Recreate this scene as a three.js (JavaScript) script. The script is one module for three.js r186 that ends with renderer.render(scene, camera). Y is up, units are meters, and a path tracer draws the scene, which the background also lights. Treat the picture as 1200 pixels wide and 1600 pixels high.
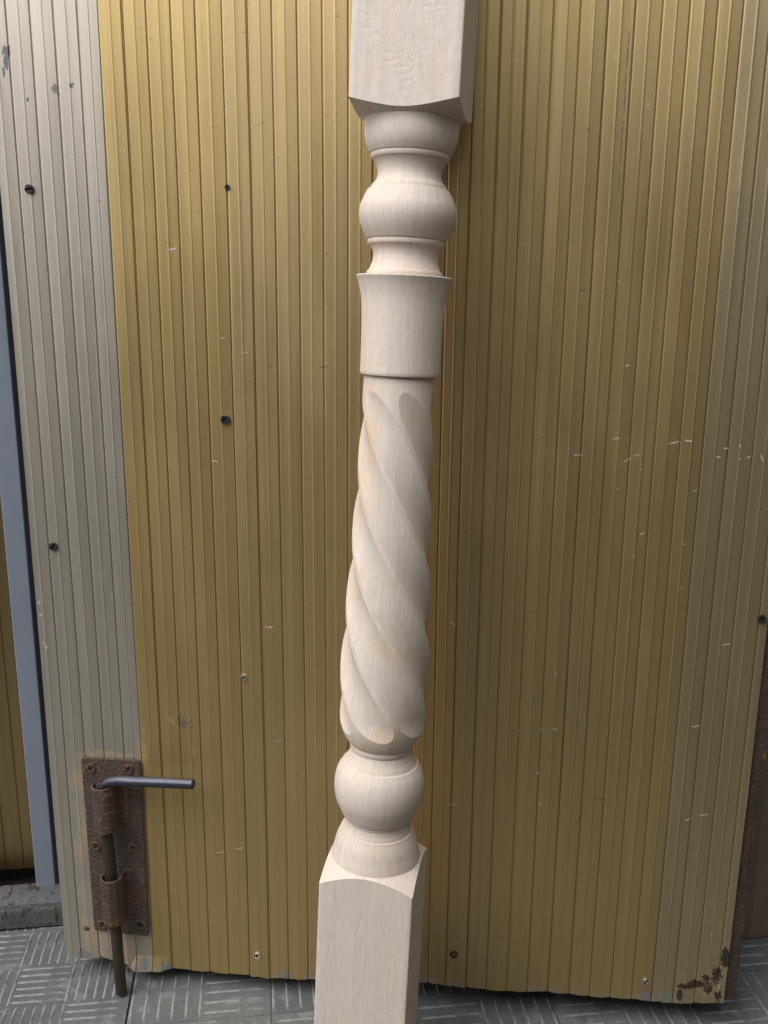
import * as THREE from 'three';
import { mergeGeometries, toCreasedNormals } from 'three/addons/utils/BufferGeometryUtils.js';
import { RoundedBoxGeometry } from 'three/addons/geometries/RoundedBoxGeometry.js';

// ---------------------------------------------------------------- camera, sky, sun, exposure
const scene = new THREE.Scene();
const camera = new THREE.PerspectiveCamera(57.77, 3 / 4, 0.02, 200);
camera.rotation.order = 'YXZ';
camera.position.set(0, 0.77, 0.862);
camera.rotation.set(-0.24323, 0.1162, 0.00991);
const renderer = new THREE.WebGLRenderer({ antialias: true });
renderer.setSize(768, 1024);
renderer.toneMapping = THREE.LinearToneMapping;
renderer.toneMappingExposure = 1.42;
renderer.shadowMap.enabled = true;

const SUN = new THREE.Vector3(-0.42, 0.80, 0.46).normalize();
{ // overcast sky: brighter towards the zenith and, softly, round the veiled sun
  const W = 256, H = 128, d = new Float32Array(W * H * 4);
  for (let j = 0; j < H; j++) for (let i = 0; i < W; i++) {
    const el = ((j + 0.5) / H - 0.5) * Math.PI, az = ((i + 0.5) / W - 0.5) * 2 * Math.PI;
    const x = Math.cos(el) * Math.cos(az), y = Math.sin(el), z = Math.cos(el) * Math.sin(az);
    const c = x * SUN.x + y * SUN.y + z * SUN.z;
    const up = Math.max(0, y);
    let L = 0.32 * (1 + 2.0 * up) + 2.3 * Math.exp((c - 1) * 3.6);
    if (y < 0) L *= Math.max(0.25, 1 + y * 4);
    const o = (j * W + i) * 4;
    d[o] = L * 0.97; d[o + 1] = L * 1.0; d[o + 2] = L * 1.05; d[o + 3] = 1;
  }
  const t = new THREE.DataTexture(d, W, H, THREE.RGBAFormat, THREE.FloatType);
  t.mapping = THREE.EquirectangularReflectionMapping; t.magFilter = THREE.LinearFilter; t.minFilter = THREE.LinearFilter;
  t.wrapS = THREE.RepeatWrapping; t.needsUpdate = true;
  scene.background = t; scene.environment = t;
}
const sun = new THREE.DirectionalLight(new THREE.Color(1, 0.96, 0.9), 0.85);
sun.position.copy(SUN).multiplyScalar(6); sun.target.position.set(-0.1, 0.4, 0);
sun.castShadow = true; sun.shadow.radius = 60; sun.shadow.mapSize.set(2048, 2048);
Object.assign(sun.shadow.camera, { left: -2, right: 2, top: 2, bottom: -2, near: 0.5, far: 14 });
scene.add(sun, sun.target);

// ---------------------------------------------------------------- helpers
let seed = 20240611;
const rnd = () => { seed = (seed + 0x6D2B79F5) | 0; let t = Math.imul(seed ^ (seed >>> 15), 1 | seed); t = (t + Math.imul(t ^ (t >>> 7), 61 | t)) ^ t; return ((t ^ (t >>> 14)) >>> 0) / 4294967296; };
const hash = (x, y, s) => { let h = Math.imul(x | 0, 374761393) ^ Math.imul(y | 0, 668265263) ^ Math.imul(s, 974634777); h = Math.imul(h ^ (h >>> 13), 1274126177); return ((h ^ (h >>> 16)) >>> 0) / 4294967296; };
function noise(x, y, s = 1) {
  const xi = Math.floor(x), yi = Math.floor(y); let fx = x - xi, fy = y - yi;
  fx = fx * fx * (3 - 2 * fx); fy = fy * fy * (3 - 2 * fy);
  const a = hash(xi, yi, s), b = hash(xi + 1, yi, s), c = hash(xi, yi + 1, s), d = hash(xi + 1, yi + 1, s);
  return a + (b - a) * fx + (c - a) * fy + (a - b - c + d) * fx * fy;
}
const fbm = (x, y, s = 1, o = 4) => { let v = 0, a = 0.5, n = 0; for (let i = 0; i < o; i++) { v += a * noise(x, y, s + i); n += a; x = x * 2.03 + 7.1; y = y * 2.03 + 3.7; a *= 0.5; } return v / n; };
const clamp = (v, a = 0, b = 1) => Math.min(b, Math.max(a, v));
const smooth = (a, b, x) => { const t = clamp((x - a) / (b - a)); return t * t * (3 - 2 * t); };
const mix = (a, b, t) => a + (b - a) * t;
function interp(tab, x) { // [[x, y], ...] ascending
  if (x <= tab[0][0]) return tab[0][1];
  for (let i = 1; i < tab.length; i++) if (x <= tab[i][0]) { const t = (x - tab[i - 1][0]) / (tab[i][0] - tab[i - 1][0]); return mix(tab[i - 1][1], tab[i][1], t); }
  return tab[tab.length - 1][1];
}
const toS = v => { v = clamp(v); return 255 * (v <= 0.0031308 ? 12.92 * v : 1.055 * Math.pow(v, 1 / 2.4) - 0.055); };
function colorTex(W, H, fn, wrap = THREE.RepeatWrapping) { // fn(i, j) -> linear rgb
  const d = new Uint8Array(W * H * 4);
  for (let j = 0; j < H; j++) for (let i = 0; i < W; i++) { const c = fn(i, j), o = (j * W + i) * 4; d[o] = toS(c[0]); d[o + 1] = toS(c[1]); d[o + 2] = toS(c[2]); d[o + 3] = 255; }
  return finish(new THREE.DataTexture(d, W, H), wrap, true);
}
function dataTex(W, H, fn, wrap = THREE.RepeatWrapping) { // fn(i, j) -> [r, g, b] 0..1
  const d = new Uint8Array(W * H * 4);
  for (let j = 0; j < H; j++) for (let i = 0; i < W; i++) { const c = fn(i, j), o = (j * W + i) * 4; d[o] = 255 * clamp(c[0]); d[o + 1] = 255 * clamp(c[1]); d[o + 2] = 255 * clamp(c[2]); d[o + 3] = 255; }
  return finish(new THREE.DataTexture(d, W, H), wrap, false);
}
function finish(t, wrap, srgb) {
  t.wrapS = t.wrapT = wrap; t.magFilter = THREE.LinearFilter; t.minFilter = THREE.LinearMipmapLinearFilter; t.generateMipmaps = true;
  if (srgb) t.colorSpace = THREE.SRGBColorSpace; t.needsUpdate = true; return t;
}
const taken = {};
function numbered(n) { if (taken[n] === undefined) { taken[n] = 0; return n; } taken[n]++; return n + '_' + String(taken[n]).padStart(3, '0'); }
function part(name, geo, mat, parent) {
  const m = new THREE.Mesh(geo, mat); m.name = name; m.castShadow = m.receiveShadow = true;
  if (parent) parent.add(m); return m;
}
function thing(name, label, category, group) {
  const g = new THREE.Group(); g.name = numbered(name); g.userData = { label, category }; if (group) g.userData.group = group; g.userData.kind = 'thing'; scene.add(g); return g;
}
function gridGeo(nu, nv, fn, closeU = false) { // fn(i, j) -> [x, y, z, u, v]
  const p = [], uv = [], ix = [];
  for (let j = 0; j < nv; j++) for (let i = 0; i < nu; i++) { const q = fn(i, j); p.push(q[0], q[1], q[2]); uv.push(q[3] ?? 0, q[4] ?? 0); }
  for (let j = 0; j < nv - 1; j++) for (let i = 0; i < nu - 1; i++) { const a = j * nu + i, b = a + 1, c = a + nu, e = c + 1; ix.push(a, b, e, a, e, c); }
  const g = new THREE.BufferGeometry();
  g.setAttribute('position', new THREE.Float32BufferAttribute(p, 3)); g.setAttribute('uv', new THREE.Float32BufferAttribute(uv, 2)); g.setIndex(ix);
  g.computeVertexNormals();
  if (closeU) { const n = g.attributes.normal; for (let j = 0; j < nv; j++) { const a = j * nu, b = a + nu - 1; const v = new THREE.Vector3(n.getX(a) + n.getX(b), n.getY(a) + n.getY(b), n.getZ(a) + n.getZ(b)).normalize(); n.setXYZ(a, v.x, v.y, v.z); n.setXYZ(b, v.x, v.y, v.z); } }
  return g;
}
function metreUV(g, s = 1) { // box-projected uv in metres
  g = g.index ? g.toNonIndexed() : g; const p = g.attributes.position, n = g.attributes.normal, uv = new Float32Array(p.count * 2);
  for (let i = 0; i < p.count; i++) {
    const ax = Math.abs(n.getX(i)), ay = Math.abs(n.getY(i)), az = Math.abs(n.getZ(i));
    const [u, v] = az >= ax && az >= ay ? [p.getX(i), p.getY(i)] : ax >= ay ? [p.getZ(i), p.getY(i)] : [p.getX(i), p.getZ(i)];
    uv[2 * i] = u * s; uv[2 * i + 1] = v * s;
  }
  g.setAttribute('uv', new THREE.BufferAttribute(uv, 2)); return g;
}
const box = (w, h, d, x, y, z) => new THREE.BoxGeometry(w, h, d).translate(x, y, z);
const std = o => new THREE.MeshStandardMaterial(o);

// ---------------------------------------------------------------- the setting: floor of relief tiles
const FLOOR = -0.008, TURN = THREE.MathUtils.degToRad(14.2);
const concreteMap = colorTex(512, 512, (i, j) => {
  const n = fbm(i / 60, j / 60, 31, 5), f = noise(i / 2.2, j / 2.2, 37), s = noise(i / 5, j / 5, 41);
  let v = 0.125 + 0.07 * (n - 0.5) + 0.05 * (f - 0.5); if (s > 0.9) v += 0.05; if (noise(i / 3, j / 3, 47) > 0.93) v *= 0.6;
  v = mix(v, 0.24, 0.5 * smooth(0.6, 0.75, fbm(i / 38 + 4, j / 38, 53, 5)));
  return [v * 0.94, v * 1.0, v * 0.97];
});
const concreteBump = dataTex(512, 512, (i, j) => { const v = 0.6 * fbm(i / 14, j / 14, 51, 4) + 0.4 * noise(i / 2.5, j / 2.5, 57); return [v, v, v]; });
const tileMats = [0.86, 1.0, 1.12].map(k => std({ map: concreteMap, bumpMap: concreteBump, bumpScale: 0.0006, roughness: 0.82, color: new THREE.Color(k, k, k) }));
const ridgeMap = colorTex(256, 256, (i, j) => { const n = fbm(i / 26, j / 26, 61, 4), f = noise(i / 2, j / 2, 63); const v = 0.13 + 0.12 * smooth(0.3, 0.7, n) + 0.08 * (f - 0.5); return [v, v * 1.01, v * 0.96]; });
const ridgeMat = std({ map: ridgeMap, bumpMap: concreteBump, bumpScale: 0.0004, roughness: 0.8 });
const floor = part('floor', new THREE.PlaneGeometry(90, 90).rotateX(-Math.PI / 2), std({ color: new THREE.Color(0.09, 0.092, 0.088), roughness: 0.95 }), scene);
floor.position.y = FLOOR - 0.006; floor.userData.kind = 'structure';
{
  // u runs along the house wall, v towards the camera; both scaled about the foot of the camera
  const u0 = -0.862 * Math.sin(TURN), v0 = 0.862 * Math.cos(TURN), K = (0.77 - FLOOR) / 0.77;
  const fu = u => u0 + (u - u0) * K, fv = v => v0 + (v - v0) * K;
  function ridge(len, w, h, worn, s) { // low bar with sloping flanks along x, ends sloping too, uneven from wear
    const n = Math.max(4, Math.round(len / 0.009)), pr = [[-w, 0], [-w * 0.42, 1], [w * 0.42, 1], [w, 0]];
    return gridGeo(n + 1, 4, (i, j) => {
      const t = i / n, e = Math.min(1, Math.min(t, 1 - t) * n * 1.6), hh = h * (0.75 + 0.5 * noise(t * len * 180, s * 3.7, 71)) * worn;
      const x = (t - 0.5) * len, z = pr[3 - j][0] * (0.85 + 0.3 * noise(t * len * 140, s * 9.1, 73));
      return [x, pr[3 - j][1] * e * hh - 0.0004, -z, x, z];
    });
  }
  function relief(nb, B, bars, flip, worn, wide) { // geometry of all ridges on one tile, origin at its min corner
    const gs = [];
    for (let a = 0; a < nb; a++) for (let b = 0; b < nb; b++) {
      const along = ((a + b) % 2 === 0) !== flip;
      for (let k = 0; k < bars + (along ? 0 : 1); k++) {
        const g = ridge(along ? B * 0.99 : B * 1.03, wide, 0.0013, worn, a * 31 + b * 7 + k + rnd() * 50), o = (along ? k + 0.5 : k) / bars * B, c = B / 2;
        if (!along) g.rotateY(Math.PI / 2);
        g.translate(a * B + (along ? c : o), 0, b * B + (along ? o : c)); gs.push(g);
      }
    }
    return mergeGeometries(gs);
  }
  const field = (uMin, vMin, nu, nv, nb, B, bars, flip, worn, margin) => {
    const S = nb * B + 2 * margin, slab = new RoundedBoxGeometry(S - 0.0004, 0.03, S - 0.0004, 2, 0.0006).translate(S / 2, -0.015, S / 2);
    const slabG = metreUV(slab, 4);
    const rel = [0, 1].map(() => { const g = relief(nb, B, bars, flip, worn, 0.0019).translate(margin, 0, margin); const uv = g.attributes.uv; for (let i = 0; i < uv.count; i++) uv.setXY(i, uv.getX(i) * 8 + rnd() * 0.02, uv.getY(i) * 8); return g; });
    for (let a = 0; a < nu; a++) for (let b = 0; b < nv; b++) {
      const t = part('tile', slabG, tileMats[(a * 2 + b + 1) % 3], floor);
      const u = uMin + a * S, v = vMin + b * S;
      t.rotation.y = TURN; t.position.set(u * Math.cos(TURN) + v * Math.sin(TURN), 0.006, -u * Math.sin(TURN) + v * Math.cos(TURN));
      part('raised_bars', rel[(a + b) % 2], ridgeMat, t);
    }
  };
  const SL = 0.0618, SR = 0.0745;
  // left of the drop bolt: 4 x 4 blocks of six bars; block corner measured at u -0.5022, v -0.1205
  const mL = 0.008, TL = 4 * SL + 2 * mL;
  field(fu(-0.379) + mL - 2 * TL, fv(-0.1205) - 2 * SL - mL, 2, 3, 4, SL, 6, false, 1, mL);
  // right of it: blocks of five bars; block corner measured at u -0.293, v -0.018
  const mR = 0.003;
  field(fu(-0.293) - SR - mR, fv(-0.018) - 2 * SR - mR, 6, 4, 2, SR, 5, false, 0.9, mR);
}

// ---------------------------------------------------------------- the house behind: wall, frame, threshold, second leaf
const plasterMap = colorTex(512, 512, (i, j) => { const n = fbm(i / 70, j / 70, 81, 5), f = noise(i / 2, j / 2, 83); const v = 0.36 + 0.1 * (n - 0.5) + 0.05 * (f - 0.5); return [v, v * 0.97, v * 0.92]; });
const plaster = std({ map: plasterMap, roughness: 0.92 });
const darkRoom = std({ color: new THREE.Color(0.22, 0.2, 0.17), roughness: 0.95 });
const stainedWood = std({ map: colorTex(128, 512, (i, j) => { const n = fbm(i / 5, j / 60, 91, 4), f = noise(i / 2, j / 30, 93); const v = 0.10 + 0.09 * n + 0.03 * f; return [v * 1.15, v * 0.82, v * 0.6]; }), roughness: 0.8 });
const house = thing('house_wall', 'plastered house wall with a dark doorway, behind the open gold door', 'house wall');
house.rotation.y = TURN;
part('wall', metreUV(mergeGeometries([
  box(3.0, 3.3, 0.25, -2.09, 1.65 + FLOOR, -0.365), box(2.6, 3.3, 0.25, 2.2, 1.65 + FLOOR, -0.365), box(1.626, 1.2, 0.25, 0.083, 2.7 + FLOOR, -0.365)]), 2), plaster, house);
part('dark_room', mergeGeometries([
  box(0.1, 2.6, 1.47, -1.15, 1.3 + FLOOR, -1.22), box(0.1, 2.6, 1.47, 1.05, 1.3 + FLOOR, -1.22), box(2.3, 2.6, 0.1, -0.05, 1.3 + FLOOR, -2.01), box(2.3, 0.1, 1.6, -0.05, 2.65 + FLOOR, -1.29)]), darkRoom, house);

// ---------------------------------------------------------------- ribbed cladding
const TX0 = -0.47, TXW = 0.75, TYH = 1.2;
const PITCH = 0.022, X0 = -0.44299, OFF = [0, -0.00266, -0.00055, 0.00016, -0.00238, -0.0024, -0.00416];
const groove = k => X0 + k * PITCH + OFF[clamp(Math.floor((k + 1) / 5), 0, 6)];
const TINT = [[0.53, 0.47, 0.385], [0.535, 0.385, 0.165], [0.515, 0.378, 0.178], [0.505, 0.37, 0.168], [0.49, 0.358, 0.162], [0.48, 0.352, 0.162], [0.46, 0.36, 0.205]];
const seams = [4, 9, 14, 19, 24, 29].map(groove);
const panelAt = x => { let i = 0; while (i < 6 && x >= seams[i]) i++; return i; };
const EDGE = [[-0.462, 0.0275], [-0.4597, 0.0227], [-0.4492, 0.0144], [-0.4204, 0.0205], [-0.4077, 0.0188], [-0.3905, 0.0138], [-0.3841, 0.007], [-0.3665, 0.0105], [-0.3475, 0.0134], [-0.334, 0.0149], [-0.3093, 0.0142], [-0.2693, 0.0143], [-0.2245, 0.0134], [-0.1757, 0.0171], [-0.0511, 0.0268], [-0.0022, 0.0265], [0.0304, 0.0253], [0.0816, 0.0302], [0.1257, 0.0296], [0.1692, 0.0305], [0.213, 0.0307], [0.2644, 0.0366]];
let cladMap, cladRM;
{
  const W = 2048, H = 2048, N = W * H, R = new Float32Array(N), G = new Float32Array(N), B = new Float32Array(N), Ro = new Float32Array(N), Me = new Float32Array(N);
  for (let i = 0; i < W; i++) {
    const x = TX0 + (i + 0.5) / W * TXW, pi = panelAt(x), c = TINT[pi];
    const st1 = noise(x * 2600, 3, 101), st2 = noise(x * 700, 9, 102);
    for (let j = 0; j < H; j++) {
      const y = (j + 0.5) / H * TYH, o = j * W + i;
      const streak = noise(x * 1900, y * 5, 103) - 0.5, cloud = fbm(x * 9, y * 5, 105, 4) - 0.5, fine = noise(x * 1400, y * 900, 107) - 0.5;
      const dull = smooth(0.45, 0.75, fbm(x * 22 + 5, y * 7, 109, 4));
      let m = 1 + 0.06 * (st1 - 0.5) + 0.05 * (st2 - 0.5) + 0.09 * streak + 0.08 * cloud + 0.08 * fine;
      R[o] = c[0] * m; G[o] = c[1] * m * (1 - 0.02 * cloud); B[o] = c[2] * m;
      Ro[o] = 0.42 + 0.05 * dull + 0.08 * streak + 0.05 * fine; Me[o] = 0.81;
    }
  }
  const px = x => (x - TX0) / TXW * W, py = y => y / TYH * H;
  function stain(x, y, rx, ry, col, k, ro, me, s, rough = 0.5) { // patch with an uneven outline
    const i0 = Math.max(0, Math.floor(px(x - rx * 1.6))), i1 = Math.min(W - 1, Math.ceil(px(x + rx * 1.6))), j0 = Math.max(0, Math.floor(py(y - ry * 1.6))), j1 = Math.min(H - 1, Math.ceil(py(y + ry * 1.6)));
    for (let j = j0; j <= j1; j++) for (let i = i0; i <= i1; i++) {
      const X = TX0 + (i + 0.5) / W * TXW, Y = (j + 0.5) / H * TYH, d = Math.hypot((X - x) / rx, (Y - y) / ry) + rough * 2 * (fbm(X * 420, Y * 420, s, 4) - 0.5);
      const a = k * (1 - smooth(0.82, 1.02, d)); if (a <= 0) continue; const o = j * W + i, f = 0.7 + 0.6 * noise(X * 900, Y * 900, s + 5);
      R[o] = mix(R[o], col[0] * f, a); G[o] = mix(G[o], col[1] * f, a); B[o] = mix(B[o], col[2] * f, a); Ro[o] = mix(Ro[o], ro, a); Me[o] = mix(Me[o], me, a);
    }
  }
  function line(x1, y1, x2, y2, w, col, k, ro, me) {
    const L = Math.hypot(x2 - x1, y2 - y1), n = Math.ceil(L / 0.00025);
    for (let t = 0; t <= n; t++) {
      const f = t / n, cx = mix(x1, x2, f) + 0.0003 * (noise(f * 9, x1 * 900, 5) - 0.5), cy = mix(y1, y2, f) + 0.0008 * (noise(f * 7, y1 * 900, 6) - 0.5), ww = w * (0.35 + 0.65 * Math.sin(Math.PI * (0.1 + 0.8 * f))) * (0.6 + 0.8 * noise(f * L * 900, 3, 7));
      for (let j = Math.floor(py(cy - ww)); j <= py(cy + ww); j++) for (let i = Math.floor(px(cx - ww)); i <= px(cx + ww); i++) {
        if (i < 0 || j < 0 || i >= W || j >= H) continue; const o = j * W + i;
        R[o] = mix(R[o], col[0], k); G[o] = mix(G[o], col[1], k); B[o] = mix(B[o], col[2], k); Ro[o] = mix(Ro[o], ro, k); Me[o] = mix(Me[o], me, k);
      }
    }
  }
  const SC = [[0.0761, 0.6159, 0.083, 0.6167], [0.1099, 0.6319, 0.1161, 0.6332], [0.1217, 0.6113, 0.1272, 0.6145], [0.1299, 0.617, 0.1355, 0.6183], [0.1593, 0.6292, 0.1699, 0.6313], [0.1743, 0.6326, 0.18, 0.6321], [0.2087, 0.6265, 0.2126, 0.6266], [0.2218, 0.6299, 0.2237, 0.6276], [0.2231, 0.617, 0.2252, 0.6176], [0.2026, 0.6187, 0.2066, 0.6182], [0.2291, 0.6183, 0.2329, 0.6196], [0.2416, 0.6217, 0.2439, 0.6159], [0.1371, 0.6052, 0.1383, 0.6041], [0.1164, 0.5864, 0.1182, 0.5858], [0.1167, 0.6984, 0.12, 0.6996], [0.1857, 0.5858, 0.1896, 0.5872], [0.1412, 0.5424, 0.1445, 0.5444], [0.1802, 0.536, 0.182, 0.5348], [0.1362, 0.5228, 0.1374, 0.5216], [0.2254, 0.437, 0.2323, 0.4387], [0.2044, 0.3508, 0.2116, 0.352], [0.0361, 0.3342, 0.0387, 0.3344], [0.0583, 0.3364, 0.0607, 0.338], [0.0714, 0.3388, 0.0758, 0.3391], [0.1238, 0.3424, 0.1257, 0.3419], [0.07, 0.4006, 0.0722, 0.3953], [-0.0343, 0.447, -0.0285, 0.444], [-0.2124, 0.305, -0.2035, 0.3057], [-0.2199, 0.4308, -0.2119, 0.4312], [-0.2802, 0.1667, -0.2709, 0.1691], [-0.2587, 0.1733, -0.2501, 0.1764], [-0.3555, 0.3066, -0.3525, 0.3091], [0.207, 0.2483, 0.2131, 0.2502], [0.2202, 0.2544, 0.2287, 0.2566], [0.0574, 0.2888, 0.0606, 0.2898], [0.0604, 0.2543, 0.0642, 0.2553], [-0.3027, 0.7969, -0.2959, 0.7981], [-0.2703, 0.5994, -0.2639, 0.5989], [-0.2355, 0.7045, -0.2306, 0.704], [-0.2567, 0.7172, -0.2524, 0.7173], [-0.0309, 0.2468, -0.023, 0.2467]];
  for (const s of SC) line(...s, 0.00018 + 0.0002 * rnd(), [0.66, 0.65, 0.6], 0.3 + 0.35 * rnd(), 0.5, 0.4);
  const DK = [[0.1004, 0.9732, 0.0998, 0.9439], [0.0998, 0.9439, 0.1002, 0.9089], [0.1, 0.9038, 0.0998, 0.868], [0.1002, 0.8628, 0.1002, 0.8471], [0.1602, 0.7655, 0.1698, 0.7743], [0.2253, 0.7268, 0.2344, 0.7281], [0.072, 0.7635, 0.0775, 0.7658], [-0.2111, 0.6931, -0.2062, 0.692], [-0.1622, 0.6917, -0.1549, 0.693], [0.2039, 0.3705, 0.2116, 0.3656], [0.1174, 0.2662, 0.1271, 0.2634], [0.1001, 0.2356, 0.1048, 0.2433]];
  for (const s of DK) line(...s, 0.0004, [0.16, 0.13, 0.08], 0.4, 0.6, 0.4);
  // small specks and hairline scuffs everywhere
  for (let k = 0; k < 300; k++) { const x = TX0 + rnd() * TXW, y = rnd() * TYH, r = 0.0003 + 0.0008 * rnd() * rnd(); stain(x, y, r, r * (1 + rnd()), rnd() < 0.9 ? [0.1, 0.08, 0.05] : [0.6, 0.58, 0.5], 0.6, 0.6, 0.3, 200 + k); }
  for (let k = 0; k < 150; k++) { const x = TX0 + rnd() * TXW, y = rnd() * TYH, a = (rnd() - 0.5) * 1.2, l = 0.002 + 0.009 * rnd() * rnd(); line(x, y, x + l * Math.cos(a), y + l * Math.sin(a), 0.00022, rnd() < 0.08 ? [0.7, 0.66, 0.55] : [0.2, 0.16, 0.1], 0.22, 0.6, 0.4); }
  for (let k = 0; k < 60; k++) { const x = TX0 + rnd() * TXW, y = rnd() * TYH, l = 0.01 + 0.06 * rnd(); line(x, y, x + (rnd() - 0.5) * 0.001, y + l, 0.0003, [0.28, 0.22, 0.13], 0.15, 0.6, 0.4); }
  // torn spots and dark chips on the silver strip
  const chip = [0.14, 0.14, 0.17];
  stain(-0.4455, 0.9675, 0.0042, 0.005, [0.17, 0.165, 0.15], 1, 0.6, 0.3, 11, 0.7); stain(-0.4468, 0.9585, 0.0024, 0.0075, chip, 1, 0.6, 0.3, 12, 0.35); stain(-0.4496, 0.95, 0.0014, 0.005, chip, 1, 0.6, 0.3, 13, 0.3);
  stain(-0.4025, 0.936, 0.0036, 0.0046, [0.2, 0.19, 0.14], 1, 0.6, 0.3, 14, 0.9); stain(-0.3863, 0.9385, 0.0025, 0.0022, chip, 1, 0.6, 0.3, 15, 0.8); stain(-0.429, 0.9268, 0.0013, 0.002, chip, 1, 0.6, 0.3, 16, 0.3);
  // smear of dried dirt, painted dent glints, dribbles on gold
  stain(-0.3098, 0.323, 0.006, 0.009, [0.16, 0.11, 0.05], 0.75, 0.8, 0.1, 17, 1.0); stain(-0.3205, 0.322, 0.008, 0.004, [0.24, 0.16, 0.07], 0.5, 0.8, 0.2, 18, 1.0); stain(-0.3445, 0.3185, 0.003, 0.0035, [0.15, 0.1, 0.05], 0.7, 0.8, 0.1, 19, 0.8); stain(-0.3, 0.287, 0.0018, 0.006, [0.17, 0.13, 0.09], 0.6, 0.8, 0.1, 23, 0.7);
  for (let k = 0; k < 7; k++) { const a = -1 + k * 0.4; line(-0.3105, 0.312, -0.3105 + 0.012 * Math.sin(a), 0.312 + 0.021 * Math.cos(a), 0.0004, [0.1, 0.08, 0.05], 0.5, 0.8, 0.1); }
  for (const [x, y] of [[-0.4588, 0.4449], [-0.4583, 0.4308], [-0.4578, 0.3996], [-0.4545, 0.3957]]) stain(x, y, 0.0013, 0.002, [0.95, 0.95, 0.95], 0.9, 0.25, 0.6, 20, 0.4);  // bright glints on the left-edge dents, painted into the colour
  for (let k = 0; k < 26; k++) stain(-0.455 + rnd() * 0.08, 0.26 + rnd() * 0.24, 0.0009, 0.003 + 0.004 * rnd(), [0.12, 0.11, 0.09], 0.6, 0.8, 0.1, 300 + k, 0.6);
  // rust run-off round the drop bolt
  for (let k = 0; k < 34; k++) { const left = rnd() < 0.55, x = left ? -0.428 - rnd() * 0.008 : -0.36 + rnd() * 0.004, y = 0.03 + rnd() * 0.25; stain(x, y, 0.003 + 0.004 * rnd(), 0.008 + 0.014 * rnd(), [0.38, 0.22, 0.06], 0.22, 0.75, 0.15, 340 + k, 1.0); }
  for (let k = 0; k < 16; k++) stain(-0.43 + rnd() * 0.07, 0.015 + rnd() * 0.04, 0.006, 0.008 + 0.012 * rnd(), [0.36, 0.23, 0.07], 0.25, 0.75, 0.15, 380 + k, 1.0);
  stain(-0.395, 0.275, 0.03, 0.006, [0.4, 0.23, 0.06], 0.35, 0.75, 0.15, 399, 0.8);
  // worn, bare aluminium and corrosion along the cut bottom edge
  for (let k = 0; k < 46; k++) { const x = -0.455 + rnd() * 0.7; stain(x, interp(EDGE, x) + rnd() * 0.004, 0.004 + 0.006 * rnd(), 0.002 + 0.004 * rnd(), [0.34, 0.33, 0.3], 0.45, 0.5, 0.6, 420 + k, 1.0); }
  for (const [x, y, r] of [[0.1841, 0.0362, 0.008], [0.2032, 0.0384, 0.008], [-0.3675, 0.0189, 0.007], [-0.3421, 0.0174, 0.008], [-0.2054, 0.018, 0.007], [-0.44, 0.02, 0.01]]) stain(x, y, r * 0.8, r, [0.26, 0.29, 0.32], 0.7, 0.45, 0.6, 470 + Math.round(x * 100), 0.35);  // bare metal patches, their bluish reflection painted into the colour
  for (const [x, y, rx, ry] of [[0.2547, 0.07, 0.008, 0.014], [0.238, 0.058, 0.018, 0.008], [0.2615, 0.092, 0.006, 0.018], [0.2465, 0.0545, 0.009, 0.012]]) stain(x, y, rx, ry, [0.16, 0.11, 0.06], 0.5, 0.85, 0.1, 580 + Math.round(x * 1000), 0.9);
  const rot = [0.03, 0.02, 0.011];
  for (const [x, y, rx, ry] of [[0.2547, 0.07, 0.0045, 0.009], [0.2445, 0.0655, 0.004, 0.004], [0.236, 0.057, 0.008, 0.0045], [0.2255, 0.0525, 0.008, 0.003], [0.2615, 0.092, 0.004, 0.012], [0.2195, 0.041, 0.003, 0.006], [0.2465, 0.0545, 0.004, 0.007], [0.258, 0.046, 0.003, 0.009]]) stain(x, y, rx * 1.2, ry * 1.2, rot, 1, 0.9, 0, 500 + Math.round(x * 1000), 0.62);
  for (let k = 0; k < 20; k++) stain(0.21 + rnd() * 0.055, 0.04 + rnd() * 0.14, 0.001 + 0.003 * rnd(), 0.002 + 0.006 * rnd(), [0.13, 0.09, 0.05], 0.55, 0.85, 0.1, 540 + k, 1.0);
  stain(0.2565, 0.0535, 0.003, 0.006, [0.45, 0.38, 0.2], 0.9, 0.5, 0.5, 571, 0.5);
  cladMap = colorTex(W, H, (i, j) => { const o = j * W + i; return [R[o], G[o], B[o]]; }, THREE.MirroredRepeatWrapping);
  cladRM = dataTex(W, H, (i, j) => { const o = j * W + i; return [1, Ro[o], Me[o]]; }, THREE.MirroredRepeatWrapping);
}
const clad = std({ map: cladMap, roughnessMap: cladRM, metalnessMap: cladRM, roughness: 1, metalness: 1 });
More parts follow.
